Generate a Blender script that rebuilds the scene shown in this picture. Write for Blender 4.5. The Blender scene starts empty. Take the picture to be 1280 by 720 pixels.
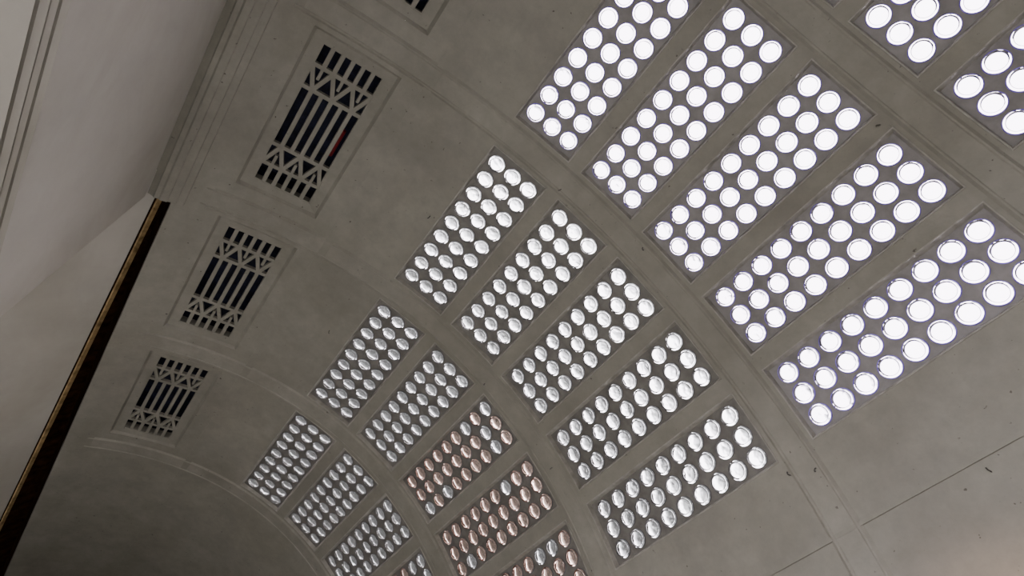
import bpy, math, random
from mathutils import Matrix, Vector
random.seed(3)
S=1.6; R=1.72756; ZC=2.63
Y0=0.90724; L=0.72122; DTH=0.20636; PX=R*0.05116; PY=L/8
col=bpy.context.scene.collection

# ---------------- helpers ----------------
def new_mesh(name,verts,faces,mat=None,smooth=False,loc=None):
    me=bpy.data.meshes.new(name)
    me.from_pydata([tuple(c*S for c in v) for v in verts],[],faces)
    me.update()
    if mat: me.materials.append(mat)
    if smooth:
        for p in me.polygons:p.use_smooth=True
    return me
def obj(name,me,parent=None,**props):
    o=bpy.data.objects.new(name,me); col.objects.link(o)
    if parent: o.parent=parent
    for k,v in props.items(): o[k]=v
    return o
def place(theta,y,r=R):
    s,c=math.sin(theta),math.cos(theta)
    return Matrix(((c,0,-s,-r*s*S),(0,1,0,y*S),(s,0,c,ZC+r*c*S),(0,0,0,1)))
class MB:
    def __init__(s): s.v=[];s.f=[]
    def add(s,vs,fs):
        n=len(s.v); s.v+=vs; s.f+=[tuple(i+n for i in f) for f in fs]
    def quad(s,a,b,c,d): s.add([a,b,c,d],[(0,1,2,3)])
    def box(s,x0,x1,y0,y1,z0,z1):
        s.add([(x0,y0,z0),(x1,y0,z0),(x1,y1,z0),(x0,y1,z0),(x0,y0,z1),(x1,y0,z1),(x1,y1,z1),(x0,y1,z1)],
              [(0,3,2,1),(4,5,6,7),(0,1,5,4),(1,2,6,5),(2,3,7,6),(3,0,4,7)])
    def bar(s,p,q,w,z0,z1):
        d=Vector((q[0]-p[0],q[1]-p[1]));n=Vector((-d.y,d.x)).normalized()*w/2
        c=[(p[0]+n.x,p[1]+n.y),(p[0]-n.x,p[1]-n.y),(q[0]-n.x,q[1]-n.y),(q[0]+n.x,q[1]+n.y)]
        s.add([(a,b,z0) for a,b in c]+[(a,b,z1) for a,b in c],[(0,1,2,3),(7,6,5,4),(0,4,5,1),(1,5,6,2),(2,6,7,3),(3,7,4,0)])
    def prism(s,prof,y0,y1,prof2=None):
        n=len(prof);p2=prof2 or prof
        s.add([(x,y0,z) for x,z in prof]+[(x,y1,z) for x,z in p2],
              [tuple(range(n)),tuple(range(2*n-1,n-1,-1))]+[(i,n+i,n+(i+1)%n,(i+1)%n) for i in range(n)])
# ---------------- materials ----------------
def nodes(name):
    m=bpy.data.materials.new(name);m.use_nodes=True
    nt=m.node_tree;return m,nt,nt.nodes,nt.links,nt.nodes["Principled BSDF"]
def mult(N,Lk,a,b):
    mx=N.new("ShaderNodeMix");mx.data_type='RGBA';mx.blend_type='MULTIPLY';mx.inputs[0].default_value=1
    Lk.new(a,mx.inputs[6]);Lk.new(b,mx.inputs[7]);return mx.outputs[2]
def plaster(name,c1,c2,scale=2.0,rough=.75,bump=.15,stain=None,specks=False,spec=.4):
    m,nt,N,Lk,B=nodes(name)
    geo=N.new("ShaderNodeNewGeometry")
    n1=N.new("ShaderNodeTexNoise");n1.inputs["Scale"].default_value=scale;n1.inputs["Detail"].default_value=9;n1.inputs["Roughness"].default_value=.66
    Lk.new(geo.outputs["Position"],n1.inputs["Vector"])
    r=N.new("ShaderNodeValToRGB");r.color_ramp.elements[0].position=.34;r.color_ramp.elements[1].position=.66
    r.color_ramp.elements[0].color=(*c1,1);r.color_ramp.elements[1].color=(*c2,1)
    Lk.new(n1.outputs["Fac"],r.inputs["Fac"])
    out=r.outputs["Color"]
    if stain:
        n2=N.new("ShaderNodeTexNoise");n2.inputs["Scale"].default_value=1.6;n2.inputs["Detail"].default_value=10;n2.inputs["Distortion"].default_value=.8;n2.inputs["Roughness"].default_value=.6
        mp=N.new("ShaderNodeMapping");mp.inputs["Scale"].default_value=(1,.45,1)
        Lk.new(geo.outputs["Position"],mp.inputs["Vector"]);Lk.new(mp.outputs["Vector"],n2.inputs["Vector"])
        r2=N.new("ShaderNodeValToRGB");r2.color_ramp.elements[0].position=.42;r2.color_ramp.elements[1].position=.64
        r2.color_ramp.elements[0].color=(1,1,1,1);r2.color_ramp.elements[1].color=(*stain,1)
        Lk.new(n2.outputs["Fac"],r2.inputs["Fac"]);out=mult(N,Lk,out,r2.outputs["Color"])
    if specks:
        v=N.new("ShaderNodeTexNoise");v.inputs["Scale"].default_value=34;v.inputs["Detail"].default_value=2
        Lk.new(geo.outputs["Position"],v.inputs["Vector"])
        r3=N.new("ShaderNodeValToRGB");r3.color_ramp.elements[0].position=.23;r3.color_ramp.elements[1].position=.28
        r3.color_ramp.elements[0].color=(.35,.33,.30,1);r3.color_ramp.elements[1].color=(1,1,1,1)
        Lk.new(v.outputs["Fac"],r3.inputs["Fac"]);out=mult(N,Lk,out,r3.outputs["Color"])
        v=N.new("ShaderNodeTexNoise");v.inputs["Scale"].default_value=9;v.inputs["Detail"].default_value=12;v.inputs["Roughness"].default_value=.75
        Lk.new(geo.outputs["Position"],v.inputs["Vector"])
        r3=N.new("ShaderNodeValToRGB");r3.color_ramp.elements[0].position=.35;r3.color_ramp.elements[1].position=.65
        r3.color_ramp.elements[0].color=(.90,.90,.89,1);r3.color_ramp.elements[1].color=(1.06,1.06,1.05,1)
        Lk.new(v.outputs["Fac"],r3.inputs["Fac"]);out=mult(N,Lk,out,r3.outputs["Color"])
    Lk.new(out,B.inputs["Base Color"])
    B.inputs["Roughness"].default_value=rough;B.inputs["Specular IOR Level"].default_value=spec
    n3=N.new("ShaderNodeTexNoise");n3.inputs["Scale"].default_value=25;n3.inputs["Detail"].default_value=6
    Lk.new(geo.outputs["Position"],n3.inputs["Vector"])
    bp=N.new("ShaderNodeBump");bp.inputs["Strength"].default_value=bump;bp.inputs["Distance"].default_value=.01
    Lk.new(n3.outputs["Fac"],bp.inputs["Height"]);Lk.new(bp.outputs["Normal"],B.inputs["Normal"])
    return m
M_vault=plaster("painted_concrete",(.194,.187,.161),(.236,.228,.198),1.9,.7,.25,(.89,.885,.86),True)
M_rib=plaster("painted_rib_concrete",(.20,.193,.167),(.25,.242,.211),2.6,.7,.3,(.90,.89,.87),True)
M_bead=plaster("edge_highlight_concrete",(.20,.193,.168),(.33,.32,.285),14,.6,.3)  # paler than the vault: light catching the bead edges is painted in
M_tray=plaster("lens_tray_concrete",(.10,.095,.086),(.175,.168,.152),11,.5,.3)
M_trayn=plaster("painted_lit_lens_tray",(.15,.142,.138),(.22,.21,.207),11,.45,.3)  # paler tray copy for near bays, spill from the lenses painted in
M_seal=plaster("lens_seal",(.05,.046,.055),(.10,.09,.11),30,.5,.2)
M_sealv=plaster("violet_fringe_seal",(.18,.12,.60),(.34,.25,.95),30,.5,.2)  # violet glare fringe of the bright lenses put into the seal colour
M_side=plaster("lens_socket_mortar",(.07,.07,.068),(.24,.235,.22),22,.8,.2)
M_sidep=plaster("pink_view_socket_mortar",(.08,.05,.04),(.22,.14,.112),22,.8,.2)  # pink seen through the lens put into the mortar colour
M_white=plaster("aged_white_plaster",(.31,.302,.267),(.36,.35,.31),1.2,.65,.08,(.88,.87,.85))
M_wall=plaster("aged_grey_plaster",(.33,.322,.286),(.39,.38,.34),1.2,.7,.08,(.90,.89,.87))
M_brown=plaster("gap_shade_timber",(.006,.004,.002),(.02,.010,.005),6,1,.2,spec=0)  # timber taken almost to black, shade of the gap in its colour
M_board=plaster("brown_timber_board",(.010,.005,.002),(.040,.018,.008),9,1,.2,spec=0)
M_tan=plaster("worn_tan_timber",(.10,.065,.028),(.34,.23,.11),10,.7,.2,spec=.1)
M_navy=plaster("void_shade_navy",(.002,.002,.005),(.015,.019,.048),9,.8,.05)  # darkness of the unlit space behind the grille put into the colour
M_red=plaster("red_pipe_paint",(.16,.008,.010),(.24,.010,.016),6,.5,.05)
M_floor=plaster("terrazzo_floor",(.25,.24,.22),(.4,.38,.35),12,.4,.05)
M_metal=plaster("dark_metal",(.02,.02,.02),(.04,.035,.03),9,.5,.05)
def glass(name,colr,strength):
    m=bpy.data.materials.new(name);m.use_nodes=True;nt=m.node_tree;N=nt.nodes;Lk=nt.links
    N.clear();o=N.new("ShaderNodeOutputMaterial");g=N.new("ShaderNodeBsdfGlass")
    g.inputs["IOR"].default_value=1.45;g.inputs["Roughness"].default_value=.04;g.inputs["Color"].default_value=(*colr,1)
    geo=N.new("ShaderNodeNewGeometry");n=N.new("ShaderNodeTexNoise");n.inputs["Scale"].default_value=20;n.inputs["Detail"].default_value=1;n.inputs["Distortion"].default_value=.6
    Lk.new(geo.outputs["Position"],n.inputs["Vector"])
    b=N.new("ShaderNodeBump");b.inputs["Strength"].default_value=strength;b.inputs["Distance"].default_value=.03
    Lk.new(n.outputs["Fac"],b.inputs["Height"]);Lk.new(b.outputs["Normal"],g.inputs["Normal"])
    Lk.new(g.outputs[0],o.inputs[0]);return m
M_glass=glass("cast_glass",(.95,.95,.945),.28)
M_glassn=glass("clear_cast_glass",(.99,.97,1),.35)
M_glassp=glass("pink_view_cast_glass",(.90,.78,.715),.28)  # pinkish view beyond the lens tinted into the glass

# ---------------- vault shell ----------------
PW,PL=.141,L/2+.037+.024
GW,GL=.185,.400
TG=.870; YG=.8938+.7013/2
bays=[-2,-1,0,1,2]
TE=1.09
open_=[]
pw=math.asin(PW/R); gw=math.asin(GW/R)
for b in bays:
    for k in range(5):
        t=(2-k)*DTH; yc=Y0+L/2+b
        open_.append((t-pw,t+pw,yc-PL,yc+PL))
    open_.append((TG-gw,TG+gw,YG+b-GL,YG+b+GL))
YMIN,YMAX=-2.6,6.6
def breaks(vals,lo,hi,step):
    v=sorted(set([round(x,6) for x in vals if lo<=x<=hi]+[lo,hi]));out=[v[0]]
    for a,b in zip(v,v[1:]):
        n=max(1,math.ceil((b-a)/step-1e-6))
        out+= [a+(b-a)*i/n for i in range(1,n+1)]
    return out
ths=breaks([o[0] for o in open_]+[o[1] for o in open_],-TE,TE,.03)
ys=breaks([o[2] for o in open_]+[o[3] for o in open_],YMIN,YMAX,.4)
V=[(-R*math.sin(t),y,ZC/S+R*math.cos(t)) for y in ys for t in ths]
F=[];nt_=len(ths)
for j in range(len(ys)-1):
    ym=(ys[j]+ys[j+1])/2
    for i in range(nt_-1):
        tm=(ths[i]+ths[i+1])/2
        if any(o[0]<tm<o[1] and o[2]<ym<o[3] for o in open_): continue
        a=j*nt_+i;F.append((a,a+1,a+nt_+1,a+nt_))
o=obj("ceiling",new_mesh("ceiling",V,F,M_vault,True),kind="structure",label="grey painted concrete barrel vault with recessed openings",category="ceiling")

# ribs
def rib(y,w,d,t0,t1,n=80):
    m=MB();r0=R+.01;prof=[(y-w/2-.010,r0),(y-w/2-.010,R),(y-w/2,R-d),(y-w/2+.006,R-d),(y-w/2+.010,R-d*.6),(y+w/2-.010,R-d*.6),(y+w/2-.006,R-d),(y+w/2,R-d),(y+w/2+.010,R),(y+w/2+.010,r0)]
    q_=len(prof);vs=[];fs=[]
    for i in range(n+1):
        t=t0+(t1-t0)*i/n
        for yy,r in prof: vs.append((-r*math.sin(t),yy,ZC/S+r*math.cos(t)))
    for i in range(n):
        for q in range(q_):
            fs.append((i*q_+q,i*q_+(q+1)%q_,(i+1)*q_+(q+1)%q_,(i+1)*q_+q))
    m.add(vs,fs);return m
idx=1
for b in range(-2,4):
    y=Y0+b-(1-L)/2
    m=rib(y,.095,.008,-TE+.02,TE-.02)
    obj("trim_%d"%idx,new_mesh("rib",m.v,m.f,M_rib),kind="structure",label="shallow projecting concrete rib across the vault",category="rib");idx+=1
def longband(t0,t1,d,y0,y1):
    m=MB();prof=[]
    n=6
    for i in range(n+1):
        t=t0+(t1-t0)*i/n;prof.append((-(R-d)*math.sin(t),ZC/S+(R-d)*math.cos(t)))
    for i in range(n,-1,-1):
        t=t0+(t1-t0)*i/n;prof.append((-(R+.01)*math.sin(t),ZC/S+(R+.01)*math.cos(t)))
    m.prism(prof,y0,y1);return m
for t0,t1,d in ((.690,.712,.005),(-.668,-.660,.006),(1.012,TE,.005),(1.030,TE,.009)):
    m=longband(t0,t1,d,YMIN,YMAX)
    obj("trim_%d"%idx,new_mesh("band",m.v,m.f,M_vault),kind="structure",label="thin concrete joint fillet running along the vault",category="moulding");idx+=1

# ---------------- lens panels ----------------
def ring(hx,hy,z,curve=False,n=8):
    pts=[]
    def zz(x): return z if not curve else z+math.sqrt(R*R-x*x)-R
    for i in range(n): x=-hx+2*hx*i/n;pts.append((x,-hy,zz(x)))
    pts.append((hx,-hy,zz(hx)))
    for i in range(1,n+1):
        x=hx-2*hx*i/n
        if i==1: pts.append((hx,hy,zz(hx)))
        pts.append((x,hy,zz(x)))
    return pts
def bridge(m,A,B):
    n=len(A);m.add(A+B,[(i,(i+1)%n,n+(i+1)%n,n+i) for i in range(n)])
H_=.014;TH=.040
def tray_mesh(mat):
    m=MB();h=H_;th=TH
    ix,iy=PW-.006,PL-.006
    gx,gy=PX*1.5,PY*4.5
    for z in (h,h+th):
        A=ring(ix,iy,z);B=ring(gx,gy,z);bridge(m,A,B)
    rh=.0372;n=24
    for a in range(3):
        for b in range(9):
            cx=(a-1)*PX;cy=(b-4)*PY;vs=[];fs=[]
            for z in (h,h+th):
                for i in range(n):
                    t=2*math.pi*i/n+math.pi/4;c,s=math.cos(t),math.sin(t);k=1/max(abs(c),abs(s))
                    vs.append((cx+c*k*PX/2,cy+s*k*PY/2,z))
                for i in range(n):
                    t=2*math.pi*i/n+math.pi/4;vs.append((cx+rh*math.cos(t),cy+rh*math.sin(t),z))
            for i in range(n):
                j=(i+1)%n
                fs+=[(i,j,n+j,n+i),(2*n+i,3*n+i,3*n+j,2*n+j),(n+i,n+j,3*n+j,3*n+i)]
            m.add(vs,fs)
    return new_mesh("tray",m.v,m.f,mat)
def bead_mesh():
    m=MB()
    R0=ring(PW+.007,PL+.007,.002,True);R1=ring(PW+.005,PL+.005,-.003,True);R2=ring(PW+.001,PL+.001,-.003,True);R3=ring(PW-.006,PL-.006,H_)
    bridge(m,R0,R1);bridge(m,R1,R2);bridge(m,R2,R3)
    return new_mesh("bead",m.v,m.f,M_bead)
def lens_mesh(mg,ms,md,wide=False):
    h=H_
    prof=[(0,-.0088),(.010,-.0087),(.019,-.0083),(.0256,-.0074),(.0268,-.0068),(.0274,-.0058),(.0288,-.0058),(.0294,-.0068),(.0335,-.0058),(.0353,-.0044),(.0368,-.0038),(.0385,-.003),(.0388,-.0005),(.0366,-.0005),(.0366,.038),(.034,.041),(.02,.0425),(0,.043)]
    n=32;vs=[(0,0,h+prof[0][1])];fs=[];mi=[]
    for r,z in prof[1:-1]:
        for i in range(n): vs.append((r*math.cos(2*math.pi*i/n),r*math.sin(2*math.pi*i/n),h+z))
    vs.append((0,0,h+prof[-1][1]));k=len(prof)-2
    def mat(q):
        q+=1
        if q==5: return 1
        if q==9 and wide: return 1
        if 10<=q<=12: return 1
        if q==13: return 2
        return 0
    for i in range(n):
        j=(i+1)%n
        fs.append((0,1+j,1+i));mi.append(0)
        for q in range(k-1):
            fs.append((1+q*n+i,1+q*n+j,1+(q+1)*n+j,1+(q+1)*n+i)); mi.append(mat(q))
        fs.append((1+(k-1)*n+i,1+(k-1)*n+j,1+k*n));mi.append(0)
    me=new_mesh("lens",vs,fs,mg,True);me.materials.append(ms);me.materials.append(md)
    for p,a in zip(me.polygons,mi): p.material_index=a
    return me
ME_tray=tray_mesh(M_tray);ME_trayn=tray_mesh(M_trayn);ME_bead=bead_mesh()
ME_lens=lens_mesh(M_glass,M_seal,M_side);ME_lensn=lens_mesh(M_glassn,M_sealv,M_side,True);ME_lensp=lens_mesh(M_glassp,M_seal,M_sidep)
PINK={(1,2):.8,(1,3):.95,(1,4):.85,(2,2):.08,(2,3):.35,(2,4):.5}
for b in bays:
    for k in range(5):
        if b==-2 and k==0: continue
        pk=PINK.get((b,k),0)
        e=obj("skylight_panel",None,label=("recessed skylight panel of brightly glowing round glass lenses" if b<0 else "recessed skylight panel with round glass lenses in a concrete tray" if b==0 else "recessed skylight panel with dull pinkish-brown round glass lenses" if pk>.7 else "recessed skylight panel with dull grey round glass lenses"),category="skylight",group="skylight panels in the vault")
        e.empty_display_size=.1
        e.matrix_world=place((2-k)*DTH,Y0+L/2+b)
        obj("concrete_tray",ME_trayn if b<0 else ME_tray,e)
        obj("frame_bead",ME_bead,e,label="concrete edge bead with a painted pale highlight")
        for i in range(3):
            for j in range(9):
                lm=ME_lensn if b<0 else ME_lensp if random.random()<pk else ME_lens
                l=obj("glass_lens",lm,e)
                l.matrix_local=Matrix.Translation(((i-1)*PX*S,(j-4)*PY*S,0))@Matrix.Rotation(random.uniform(-.02,.02),4,'X')@Matrix.Rotation(random.uniform(0,6.28),4,'Z')
m=MB();m.box(-PW-.01,PW+.01,-PL-.01,PL+.01,.02,.04)
c=obj("trim_%d"%idx,new_mesh("cover",m.v,m.f,M_vault),kind="structure",label="plain concrete infill of a vault recess",category="infill");idx+=1
c.matrix_world=place(2*DTH,Y0+L/2-2)

# ---------------- grilles ----------------
def surround_mesh():
    m=MB()
    bridge(m,ring(GW,GL,0,True),ring(GW-.012,GL-.012,.008))
    bridge(m,ring(GW-.012,GL-.012,.008),ring(.13,.351,.012))
    bridge(m,ring(.13,.351,.012),ring(.13,.351,.06))
    return new_mesh("surround",m.v,m.f,M_vault)
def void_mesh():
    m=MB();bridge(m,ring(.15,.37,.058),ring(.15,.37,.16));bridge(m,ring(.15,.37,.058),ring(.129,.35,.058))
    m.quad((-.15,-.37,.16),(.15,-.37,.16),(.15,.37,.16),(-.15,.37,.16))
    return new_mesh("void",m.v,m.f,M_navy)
def fret_mesh():
    m=MB();z0,z1=.014,.032
    W,H=.13,.351;c=2*W/6;bw=.0175
    ya=.255;yb=.150
    for s in (-1,1):
        m.box(-W,W,s*H-.006,s*H+.006,z0,z1)
        m.bar((-W,s*ya),(W,s*ya),bw,z0,z1);m.bar((-W,s*yb),(W,s*yb),bw,z0,z1)
        for i in range(1,6): m.bar((-W+c*i,s*ya),(-W+c*i,s*H),bw,z0,z1)
        for i in range(6):
            a,b_=(ya,yb) if i%2==0 else (yb,ya)
            m.bar((-W+c*i,s*a),(-W+c*(i+1),s*b_),bw,z0,z1-.001)
        for i in (1,3,5):
            m.bar((-W+c*i,s*(yb+.05)),(-W+c*i,s*ya),bw*.7,z0,z1-.002)
        m.box(s*W-.005,s*W+.005,-H,H,z0,z1)
    for i in range(1,6): m.bar((-W+c*i,-yb),(-W+c*i,yb),bw,z0,z1)
    return new_mesh("fret",m.v,m.f,M_vault)
def pipe_mesh():
    m=MB();n=12;vs=[];fs=[]
    for y in (-.04,.10):
        for i in range(n): vs.append((.104+.012*math.cos(6.2832*i/n),y,.06+.012*math.sin(6.2832*i/n)))
    fs=[(i,(i+1)%n,n+(i+1)%n,n+i) for i in range(n)]+[tuple(range(n)),tuple(range(2*n-1,n-1,-1))];m.add(vs,fs);return new_mesh("pipe",m.v,m.f,M_red)
MS,MV,MF,MP=surround_mesh(),void_mesh(),fret_mesh(),pipe_mesh()
for b in bays:
    e=obj("ventilation_grille",None,label="cast concrete fretwork vent with slots and chevrons over dark void",category="grille",group="ventilation grilles along the vault side")
    e.matrix_world=place(TG,YG+b)
    obj("stepped_surround",MS,e);obj("dark_void",MV,e,label="box coloured near-black navy for the shade behind the fretwork")
    obj("fretwork",MF,e)
    if b==0: obj("pipe",MP,e,label="dark red pipe seen through the slots")

# ---------------- left side mouldings, bulkhead, walls ----------------
def cp(x,z): return (x+.3786, z-.676+ZC/S)
YE=1.86
def solid(name,prof,y0,y1,mat,prof2=None,**k):
    m=MB();m.prism(prof,y0,y1,prof2);return obj(name,new_mesh(name,m.v,m.f,mat),**k)
def circ(t,r=R): return (-r*math.sin(t),ZC/S+r*math.cos(t))
prof=[circ(1.046,R+.05),circ(1.046,R-.014),circ(1.062,R-.014),circ(1.064,R-.020),circ(1.080,R-.020),circ(1.082,R-.026),circ(1.100,R-.026),circ(1.103,R-.031),circ(1.118,R-.031),circ(1.121,R-.024),circ(1.132,R-.024),circ(1.134,R-.016),cp(-1.953,1.387),cp(-2.1,1.387),cp(-2.1,1.6)]
solid("trim_%d"%idx,prof,YMIN,YE-.02,M_vault,kind="structure",label="stepped cornice moulding at the foot of the vault",category="moulding");idx+=1
a=Vector(cp(-1.953,1.387));bq=Vector(cp(-1.328,.619))
solid("wall_bulkhead",[tuple(a),tuple(bq),(bq.x-.25,bq.y),(a.x-.2,a.y)],YMIN,YE,M_white,kind="structure",label="aged white plaster sloping bulkhead below the vault cornice",category="wall")
prof=[(bq.x-.1,bq.y+.06),(bq.x-.012,bq.y+.012),(bq.x+.012,bq.y+.012),(bq.x+.012,bq.y-.002),(bq.x+.002,bq.y-.006),(bq.x+.002,bq.y-.016),(bq.x+.030,bq.y-.016),(bq.x+.030,bq.y-.028),(bq.x+.018,bq.y-.032),(bq.x+.018,bq.y-.044),(bq.x+.06,bq.y-.044),(bq.x+.06,bq.y-.06),(bq.x+.048,bq.y-.064),(bq.x+.048,bq.y-.08),(bq.x+.09,bq.y-.08),(bq.x+.09,bq.y-.2),(bq.x-.1,bq.y-.2)]
solid("trim_%d"%idx,prof,YMIN,YE,M_white,kind="structure",label="white stepped moulding along the bulkhead foot",category="moulding");idx+=1
def wtop(y): return cp(-1.95,1.430-(y-1.8)*.038)
wa,wb=wtop(YE-.15),wtop(YMAX)
solid("wall_left",[wa,(wa[0],0),(wa[0]-.02,0),(wa[0]-.02,wa[1])],YE-.15,YMAX,M_wall,[wb,(wb[0],0),(wb[0]-.02,0),(wb[0]-.02,wb[1])],kind="structure",label="aged grey plaster side wall below the vault",category="wall")
s0=cp(-2.04,1.0);s1=cp(-2.04,1.60)
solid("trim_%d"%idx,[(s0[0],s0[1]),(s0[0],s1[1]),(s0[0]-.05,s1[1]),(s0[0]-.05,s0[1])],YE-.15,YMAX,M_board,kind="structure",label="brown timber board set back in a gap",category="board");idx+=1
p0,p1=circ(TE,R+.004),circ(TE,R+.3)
solid("trim_%d"%idx,[p0,p1,(s1[0]-.05,s1[1]+.02),(s1[0]-.02,s1[1]-.04)],YE-.15,YMAX,M_brown,kind="structure",label="timber lining coloured near-black for the shade in the gap",category="board");idx+=1
def bprof(y,dz=.034,h=.020): p=wtop(y);x,z=p[0]-.022,p[1]+dz; return [(x,z),(x,z+h),(x-.010,z+h),(x-.010,z)]
solid("trim_%d"%idx,bprof(YE-.1),YE-.1,YMAX,M_tan,bprof(YMAX),kind="structure",label="worn tan timber batten along the dark gap",category="batten");idx+=1
cR=circ(-TE)
solid("wall_right",[(cR[0],cR[1]+.02),(cR[0],0),(cR[0]+.12,0),(cR[0]+.12,cR[1]+.02)],YMIN,YMAX,M_white,kind="structure",label="white plaster side wall below the vault",category="wall")
m=MB();m.box(-1.8,1.8,YMIN,YMAX,-.1,0);obj("floor",new_mesh("floor",m.v,m.f,M_floor),kind="structure",label="pale terrazzo floor",category="floor")
for nm,y in (("wall_far",YMAX),("wall_near",YMIN-.1)):
    m=MB();m.box(-1.9,1.9,y,y+.1,0,ZC/S+R+.1);obj(nm,new_mesh(nm,m.v,m.f,M_white),kind="structure",label="plain plaster end wall closing the vault",category="wall")

def hook_mesh():
    pts=[(0,0,.006),(0,0,-.004),(.003,0,-.009),(.008,.002,-.010),(.011,.003,-.006),(.010,.002,-.002)]
    m=MB();n=6;vs=[];fs=[];r=.0018
    for p in pts:
        for i in range(n): 
            t=6.2832*i/n;vs.append((p[0]+r*math.cos(t),p[1]+r*math.sin(t),p[2]+r*.5*math.sin(t)))
    for q in range(len(pts)-1):
        for i in range(n): fs.append((q*n+i,q*n+(i+1)%n,(q+1)*n+(i+1)%n,(q+1)*n+i))
    m.add(vs,fs);return new_mesh("hook",m.v,m.f,M_metal,True)
MH=hook_mesh()
for t,y in ((.30,.80),(-.10,-.13),(-.545,.74),(-.53,.83),(-.69,.33),(.10,1.80),(-.20,1.76),(.52,1.3),(.56,2.2),(.05,.74)):
    h=obj("wire_hook",MH,label="small dark bent wire hook stuck in the concrete",category="hook",group="wire hooks in the vault")
    h.matrix_world=place(t,y,R-.006)@Matrix.Rotation(random.uniform(0,6),4,'Z')

# ---------------- world ----------------
w=bpy.data.worlds.new("sky");bpy.context.scene.world=w;w.use_nodes=True
N=w.node_tree.nodes;Lk=w.node_tree.links;bg=N["Background"]
tc=N.new("ShaderNodeTexCoord");sx=N.new("ShaderNodeSeparateXYZ");Lk.new(tc.outputs["Generated"],sx.inputs[0])
def ramp(inp,els):
    cr=N.new("ShaderNodeValToRGB");E=cr.color_ramp.elements
    E[0].position=els[0][0];E[0].color=(*els[0][1],1);E[1].position=els[-1][0];E[1].color=(*els[-1][1],1)
    for p,c in els[1:-1]: e=E.new(p);e.color=(*c,1)
    Lk.new(inp,cr.inputs["Fac"]);return cr.outputs["Color"]
n=N.new("ShaderNodeTexNoise");n.inputs["Scale"].default_value=14;n.inputs["Detail"].default_value=5;Lk.new(tc.outputs["Generated"],n.inputs["Vector"])
base=ramp(sx.outputs["Y"],[(.24,(1,.93,1)),(.38,(.32,.31,.34)),(.47,(.12,.118,.125)),(.56,(.045,.045,.047)),(.64,(.026,.026,.027)),(.8,(.021,.021,.021)),(1,(.018,.018,.018))])
var=ramp(n.outputs["Fac"],[(.40,(.25,.24,.24)),(.5,(.65,.65,.65)),(.60,(1.0,1.0,1.0))])
amt=ramp(sx.outputs["Y"],[(.40,(0,0,0)),(.62,(1,1,1))])
mx=N.new("ShaderNodeMix");mx.data_type='RGBA';Lk.new(amt,mx.inputs[0]);mx.inputs[6].default_value=(1,1,1,1);Lk.new(var,mx.inputs[7])
c=mult(N,Lk,base,mx.outputs[2])
Lk.new(c,bg.inputs["Color"]);bg.inputs["Strength"].default_value=15

# ---------------- lights ----------------
def area(name,loc,rot,sx,sy,power,color=(1,1,1)):
    l=bpy.data.lights.new(name,'AREA');l.shape='RECTANGLE';l.size=sx;l.size_y=sy;l.energy=power;l.color=color
    o=bpy.data.objects.new(name,l);col.objects.link(o);o.location=loc;o.rotation_euler=rot
area("fill_light",(.6,1.8,.5),(math.pi,-.12,0),3.2,8.5,90,(1,.985,.94))  # added upward fill low in the room, brightens the vault
sp=bpy.data.lights.new("warm_corner_fill",'SPOT');sp.energy=330;sp.color=(1,.62,.43);sp.spot_size=.5;sp.spot_blend=1;sp.shadow_soft_size=.15  # added unseen spot that warms one corner of the vault
so=bpy.data.objects.new("warm_corner_fill",sp);col.objects.link(so);so.location=(1.7,.1,2.4)
so.rotation_euler=(Vector((2.32,.72,4.25))-Vector(so.location)).to_track_quat('-Z','Y').to_euler()

# ---------------- camera ----------------
f,vx,vy,ph=754.5,-310.45,1425.43,.16715
D=Vector((vx-640,vy-360,f)).normalized();U=D.cross(Vector((0,-1,0))).normalized();Vv=U.cross(D)
Zw=math.cos(ph)*U+math.sin(ph)*Vv;Xw=math.sin(ph)*U-math.cos(ph)*Vv
def tw(c): return Vector((c.dot(Xw),c.dot(D),c.dot(Zw)))
r_,u_,b_=tw(Vector((1,0,0))),tw(Vector((0,-1,0))),tw(Vector((0,0,-1)))
cd=bpy.data.cameras.new("camera");cd.sensor_width=36;cd.lens=f/1280*36;cd.clip_start=.01
cam=bpy.data.objects.new("camera",cd);col.objects.link(cam)
cam.matrix_world=Matrix(((r_.x,u_.x,b_.x,.3786*S),(r_.y,u_.y,b_.y,0),(r_.z,u_.z,b_.z,ZC-.676*S),(0,0,0,1)))
bpy.context.scene.camera=cam
